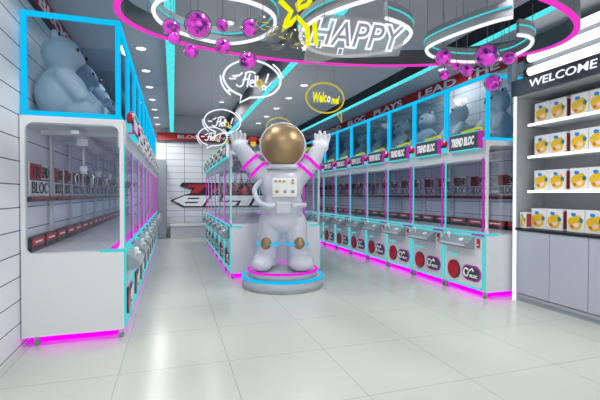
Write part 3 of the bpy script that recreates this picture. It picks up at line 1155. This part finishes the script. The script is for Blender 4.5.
# ------------------------------------------------------------------ neon signs
CR = math.radians(-17.6)
r = empty('neon_sign', (1.29, 2.65, 2.44), 'white neon outline letters reading HAPPY hung inside the middle swirl', 'neon sign', rz=math.radians(-14))
me_o = text('lettering', 'HAPPY', .735, .207, 'neonw', r, (0.0, 0, 0.014), '-y', outline=.034, shear=.30, offset=.035, spacing=1.05)
me_o.rotation_euler = (0, math.radians(3.5), 0)
b = MB()
b.tube([(-.30, 0, -.03), (-.27, 0, -.03), (-.28, 0, -.085), (-.31, 0, -.085)], .006, True, 0, 6)
b.build('square_accent', 'neonw', r)
b = MB()
b.tube([(-.15, 0, -.085), (-.115, 0, -.085), (-.125, 0, -.13), (-.16, 0, -.13), (-.15, 0, -.085)], .005, False, 0, 6)
b.build('square_accent', 'neonw', r)
MB().xz([((u - 358) * .0073, (37 - v) * .0073) for u, v in ((312, 24), (322, 15), (345, 15), (402, 23), (407, 31), (399, 54), (350, 57), (335, 57), (318, 63), (303, 61), (305, 50))], .018, .022).build('backing_plate', 'acrylic', r)
b = MB()
wires(b, [(-.25, .02, 3.68 - 2.44), (.22, .02, 3.68 - 2.44)], .09)
b.build('suspension_wires', 'wire', r)

r = empty('neon_sign', (.83, 2.66, 2.487), 'thick yellow neon sign like a leaping stick figure left of HAPPY', 'neon sign', rz=CR)
s = .00706
def Y(u, v): return ((u - 298) * s, 0, (24 - v) * s)
MB().tube([Y(280.5, 2.5), Y(291.5, 13), Y(287, 22), Y(283.5, 31.5), Y(290, 25.5), Y(297, 18), Y(307, 29), Y(307.5, 46)], .019, False, 0, 8).build('body_stroke', 'yel', r)
MB().tube([Y(299, 12), Y(297.5, 6), Y(301, 1), Y(307, -1), Y(310, 3), Y(306, 7), Y(301, 9)], .017, False, 0, 8).build('head_stroke', 'yel', r)
MB().tube([Y(314, 24), Y(315.8, 45)], .016, False, 0, 8).build('side_stroke', 'yel', r)
star = [(.022 * (1 if k % 2 == 0 else .45) * math.cos(PI / 2 + k * PI / 5), .022 * (1 if k % 2 == 0 else .45) * math.sin(PI / 2 + k * PI / 5)) for k in range(10)]
MB().xz([(Y(304, 49)[0] + a, Y(304, 49)[2] + c) for a, c in star], -.006, .006).build('white_star', 'neonw', r)
b = MB()
wires(b, [(Y(283, 0)[0], 0, 3.68 - 2.507), (Y(306, 0)[0], 0, 3.68 - 2.507)], .18)
b.build('suspension_wires', 'wire', r)


def bubble(x, y, z, label):
    r = empty('neon_sign', (x, y, z), label, 'neon sign', 'white Hello speech bubbles')
    r.rotation_euler = (0, 0, math.radians(-14))
    k = .76 / 545
    def q(pts): return [((a - 285) * k, 0, (165 - c) * k) for a, c in pts]
    out = [(180, 365), (195, 302), (110, 260), (58, 200), (38, 140), (60, 80), (110, 35), (190, 2), (285, -8), (370, 8), (440, 40), (500, 90), (535, 150), (530, 210), (490, 265), (430, 300), (350, 315), (270, 320)]
    b = MB()
    b.tube([tuple(p) for p in spline(q(out[1:]), False, 4)] + q([(180, 365)]), .0125, True, 0, 6)
    b.build('outline', 'neonw', r)
    for a in ([(12, 130), (25, 200), (60, 260), (100, 298)], [(470, 25), (520, 70), (555, 140)]):
        MB().tube(spline(q(a), False, 4), .011, False, 0, 6).build('accent_stroke', 'neonw', r)
    b = MB()
    for st in ([(88, 155), (148, 155)], [(155, 125), (180, 125), (205, 100)], [(240, 105), (222, 160), (203, 210), (178, 225), (150, 208)],
               [(272, 110), (258, 160), (245, 228)], [(205, 168), (270, 152)], [(225, 108), (280, 92), (318, 108)],
               [(272, 195), (302, 185), (293, 165), (275, 178), (272, 215), (302, 222)], [(318, 125), (314, 222)], [(338, 128), (330, 222)]):
        b.tube(spline(q(st), False, 3) if len(st) > 2 else q(st), .0105, False, 0, 6)
    b.build('lettering', 'neonw', r)
    MB().tube(q([(432, 108), (406, 188)]), .0105, False, 0, 6).build('exclamation_stroke', 'neonw', r)
    b = MB().tube([((352 - 285) * k + 20 * k * math.cos(t), 0, (165 - 198) * k + 34 * k * math.sin(t)) for t in [2 * PI * i / 16 for i in range(16)]], .012, True, 0, 6)
    b.build('yellow_letter', 'yelw', r)
    b = MB().tube([((392 - 285) * k + 26 * k * (1 if i % 2 == 0 else .5) * math.cos(PI / 2 + i * PI / 5), 0, (165 - 230) * k + 26 * k * (1 if i % 2 == 0 else .5) * math.sin(PI / 2 + i * PI / 5)) for i in range(10)], .007, True, 0, 6)
    b.build('star', 'neonw', r)
    b = MB()
    wires(b, [(-.2, 0, 3.68 - z), (.2, 0, 3.68 - z)], .2)
    b.build('suspension_wires', 'wire', r)


bubble(.925, 4.868, 2.70, 'nearest and largest white neon Hello speech bubble')
bubble(.915, 7.862, 2.70, 'middle white neon Hello speech bubble, second from the camera')
bubble(.925, 9.982, 2.70, 'farthest white neon Hello speech bubble, before the red back banner')


def ybubble(x, y, label):
    z = 2.70
    r = empty('neon_sign', (x, y, z), label, 'neon sign', 'yellow Welcome bubbles')
    r.rotation_euler = (0, 0, CR)
    b = MB()
    e = ell(0, 0, .275, .215, 40)
    b.tube([(px * math.cos(-.14) - pz * math.sin(-.14), 0, px * math.sin(-.14) + pz * math.cos(-.14)) for px, pz in e], .011, True, 0, 6)
    b.tube([(.17, 0, -.215), (.245, 0, -.36), (.235, 0, -.18)], .010, False, 0, 6)
    b.build('outline', 'yelw', r)
    e = ell(-.02, .0, .285, .235, 14, 75, 130)
    MB().tube([(px, 0, pz) for px, pz in e], .009, False, 0, 6).build('accent_stroke', 'offwhite', r)
    text('lettering', 'Welc', .20, .15, 'yel', r, (-.075, 0, 0.01), '-y', offset=.04, shear=.2, extrude=.006)
    text('white_letter', 'o', .05, .09, 'neonw', r, (.055, 0, -.02), '-y', offset=.03, shear=.2, extrude=.006)
    text('lettering', 'me!', .12, .12, 'yel', r, (.15, 0, -.03), '-y', offset=.04, shear=.2, extrude=.006)
    b = MB()
    wires(b, [(-.12, 0, 3.15 - z), (.12, 0, 3.15 - z)], .2)
    b.build('suspension_wires', 'wire', r)


ybubble(2.113, 5.454, 'yellow neon Welcome bubble hanging right of the astronaut, nearer one')
ybubble(2.145, 8.2, 'yellow neon bubble half hidden behind the astronaut helmet')

# small red and yellow pendant seen beside the raised left glove
r = empty('pennant', (1.776, 9.2, 2.53), 'small red and yellow pennant hanging beside the raised left glove', 'pennant', rz=CR)
MB().xz([(-.095, .09), (.095, .09), (.07, -.01), (-.07, -.01)], -.008, .008).build('cloth', 'bannered', r)
MB().xz([(-.065, -.012), (.065, -.012), (.075, -.10), (.0, -.13), (-.04, -.10)], -.008, .008).build('yellow_tip', 'boxy', r)
MB().cyl((0, 0, .09), (0, 0, 3.15 - 2.53), .003, seg=5).build('cord', 'wire', r)

# ------------------------------------------------------------------ WELCOME rack on the right
XF = 4.0
Y1, Y0 = 3.885, 1.75
r = empty('display_rack', (XF, Y1, 0), 'tall grey display rack with white shelves under the WELCOME header', 'display rack')
D = XR - XF - .01
def ry(y): return y - Y1
MB().box(0.012, D, ry(Y0), 0, .05, .09).box(.03, D, ry(Y0), -.0, 0, .05).build('base', 'column', r)
MB().box(.03, D, ry(Y0), -.012, .09, .865).build('cabinet', 'column', r)
yy = Y1 - .035
for k, w in enumerate((.445, .44, .44, .44)):
    o = MB().box(.004, .029, ry(yy - w + .006), ry(yy), .10, .86, bevel=.003).build('door', 'door', r)
    if k >= 1:
        pass
    yy -= w
MB().box(-.012, D, ry(Y0), -.01, .866, .892).build('countertop', 'black', r)
MB().box(.0, D, -.03, -.001, .892, 2.49).build('side_panel', 'rackg', r)
MB().box(D - .02, D, ry(Y0), -.03, .892, 2.49).build('back_panel', 'rackg', r)
MB().box(0.0, D - .02, ry(Y0), -.03, 2.47, 2.49).build('top_panel', 'rackg', r)
MB().box(-.018, .012, -.022, .010, 0.0, 2.49).build('led_post', 'neonw', r)
for z in (2.145, 1.76, 1.345):
    s_ = MB().box(.105, D - .02, ry(Y0), -.10, z - .022, z).build('shelf', 'lettw', r)
    MB().box(.09, .105, ry(Y0), -.10, z - .026, z + .001).build('edge_light', 'ledw', s_)
h = MB().box(-.03, .03, ry(Y0), 0.035, 2.49, 2.68, bevel=.004).build('header_board', 'sign', r)
text('lettering', 'WELCOME', .785, .088, 'neonw', h, (-.032, ry(3.262), 2.590), '-x', extrude=.004, offset=.010, shear=.08)
MB().box(-.05, .03, .0, .075, 2.68, 3.148).build('upright', 'column', r)
MB().box(.12, .15, ry(Y0), .0, 2.49, 3.148).build('light_backboard', 'column', r)
TUBES = [(2.765, 'lowest fluorescent tube above the WELCOME header'), (2.925, 'middle fluorescent tube above the WELCOME header'), (3.08, 'topmost fluorescent tube above the WELCOME header')]
for z, lab in TUBES:
    t = empty('fluorescent_tube', (4.075, 3.80, z), 'thick white glowing ' + lab, 'tube light', 'tube lights over the rack')
    MB().cyl((0, -.05, 0), (0, Y0 - 3.80, 0), .048, seg=20).build('lamp', 'tubew', t)
    MB().cyl((0, 0, 0), (0, -.049, 0), .05, seg=20).box(.0, .043, -.05, .0, -.02, .02).build('end_cap', 'dgrey', t)

# toy boxes
def make_box():
    r = bpy.data.objects.new('toy_box', None)
    COL.objects.link(r)
    w, h, d = .099, .238, .075
    b = MB().box(0, d * 2, -w, w, 0.001, h, 0, .003)
    # side print
    b.box(.015, d * 2 - .015, w - .002, w + .0008, .02, h - .02, 5)
    b.box(.015, d * 2 - .015, -w - .0008, -w + .002, .02, h - .02, 5)
    b.build('carton', ['boxw', 'boxy', 'boxb', 'boxt', 'boxo', 'boxr'], r)

    def blob(mb, cy, cz, ry_, rz_, dx, mi, n=14, wob=.12):
        ph = random.uniform(0, 6)
        poly = [(cy + ry_ * (1 + wob * math.sin(3 * a + ph)) * math.cos(a), cz + rz_ * (1 + wob * math.cos(2 * a + ph)) * math.sin(a)) for a in [2 * PI * k / n for k in range(n)]]
        mb.prism(poly, lambda y, z: (-dx, y, z), lambda y, z: (.001, y, z), mi)
    b = MB()
    blob(b, -.0, .10, .083, .085, .0008, 0)
    blob(b, -.035, .145, .028, .035, .0008, 0)
    blob(b, .02, .13, .03, .03, .0012, 0)
    blob(b, .022, .188, .028, .022, .0016, 1)
    blob(b, -.062, .128, .022, .028, .0016, 2)
    blob(b, .04, .06, .02, .018, .0016, 3)
    blob(b, -.01, .075, .032, .022, .0020, 4)
    b.build('front_print', ['boxy', 'boxb', 'boxt', 'boxo', 'boxp'], r)
    return r


box0 = make_box()
ub = False
PLACES = ['far left', 'second from left', 'third from left', 'fourth from left', 'fifth from left']
SH = [(2.145, 'top rack shelf'), (1.76, 'second rack shelf'), (1.345, 'third rack shelf'), (.893, 'black countertop')]
for z, nm in SH:
    for k, y in enumerate((3.645, 3.44, 3.19, 2.985, 2.78)):
        o = box0 if not ub else copy_tree(box0)
        ub = True
        o.location = (4.15 if z > 1 else 4.11, y, z)
        tag(o, 'white toy box with yellow print, %s on the %s' % (PLACES[k] if z > 1 else PLACES[k] + ' large one', nm), 'toy box', 'yellow printed toy boxes on the rack')
o = copy_tree(box0)
o.location = (4.03, 3.79, .893)
o.scale = (.6, .45, .8)
tag(o, 'narrow small toy box at the left end of the black countertop', 'toy box', 'yellow printed toy boxes on the rack')
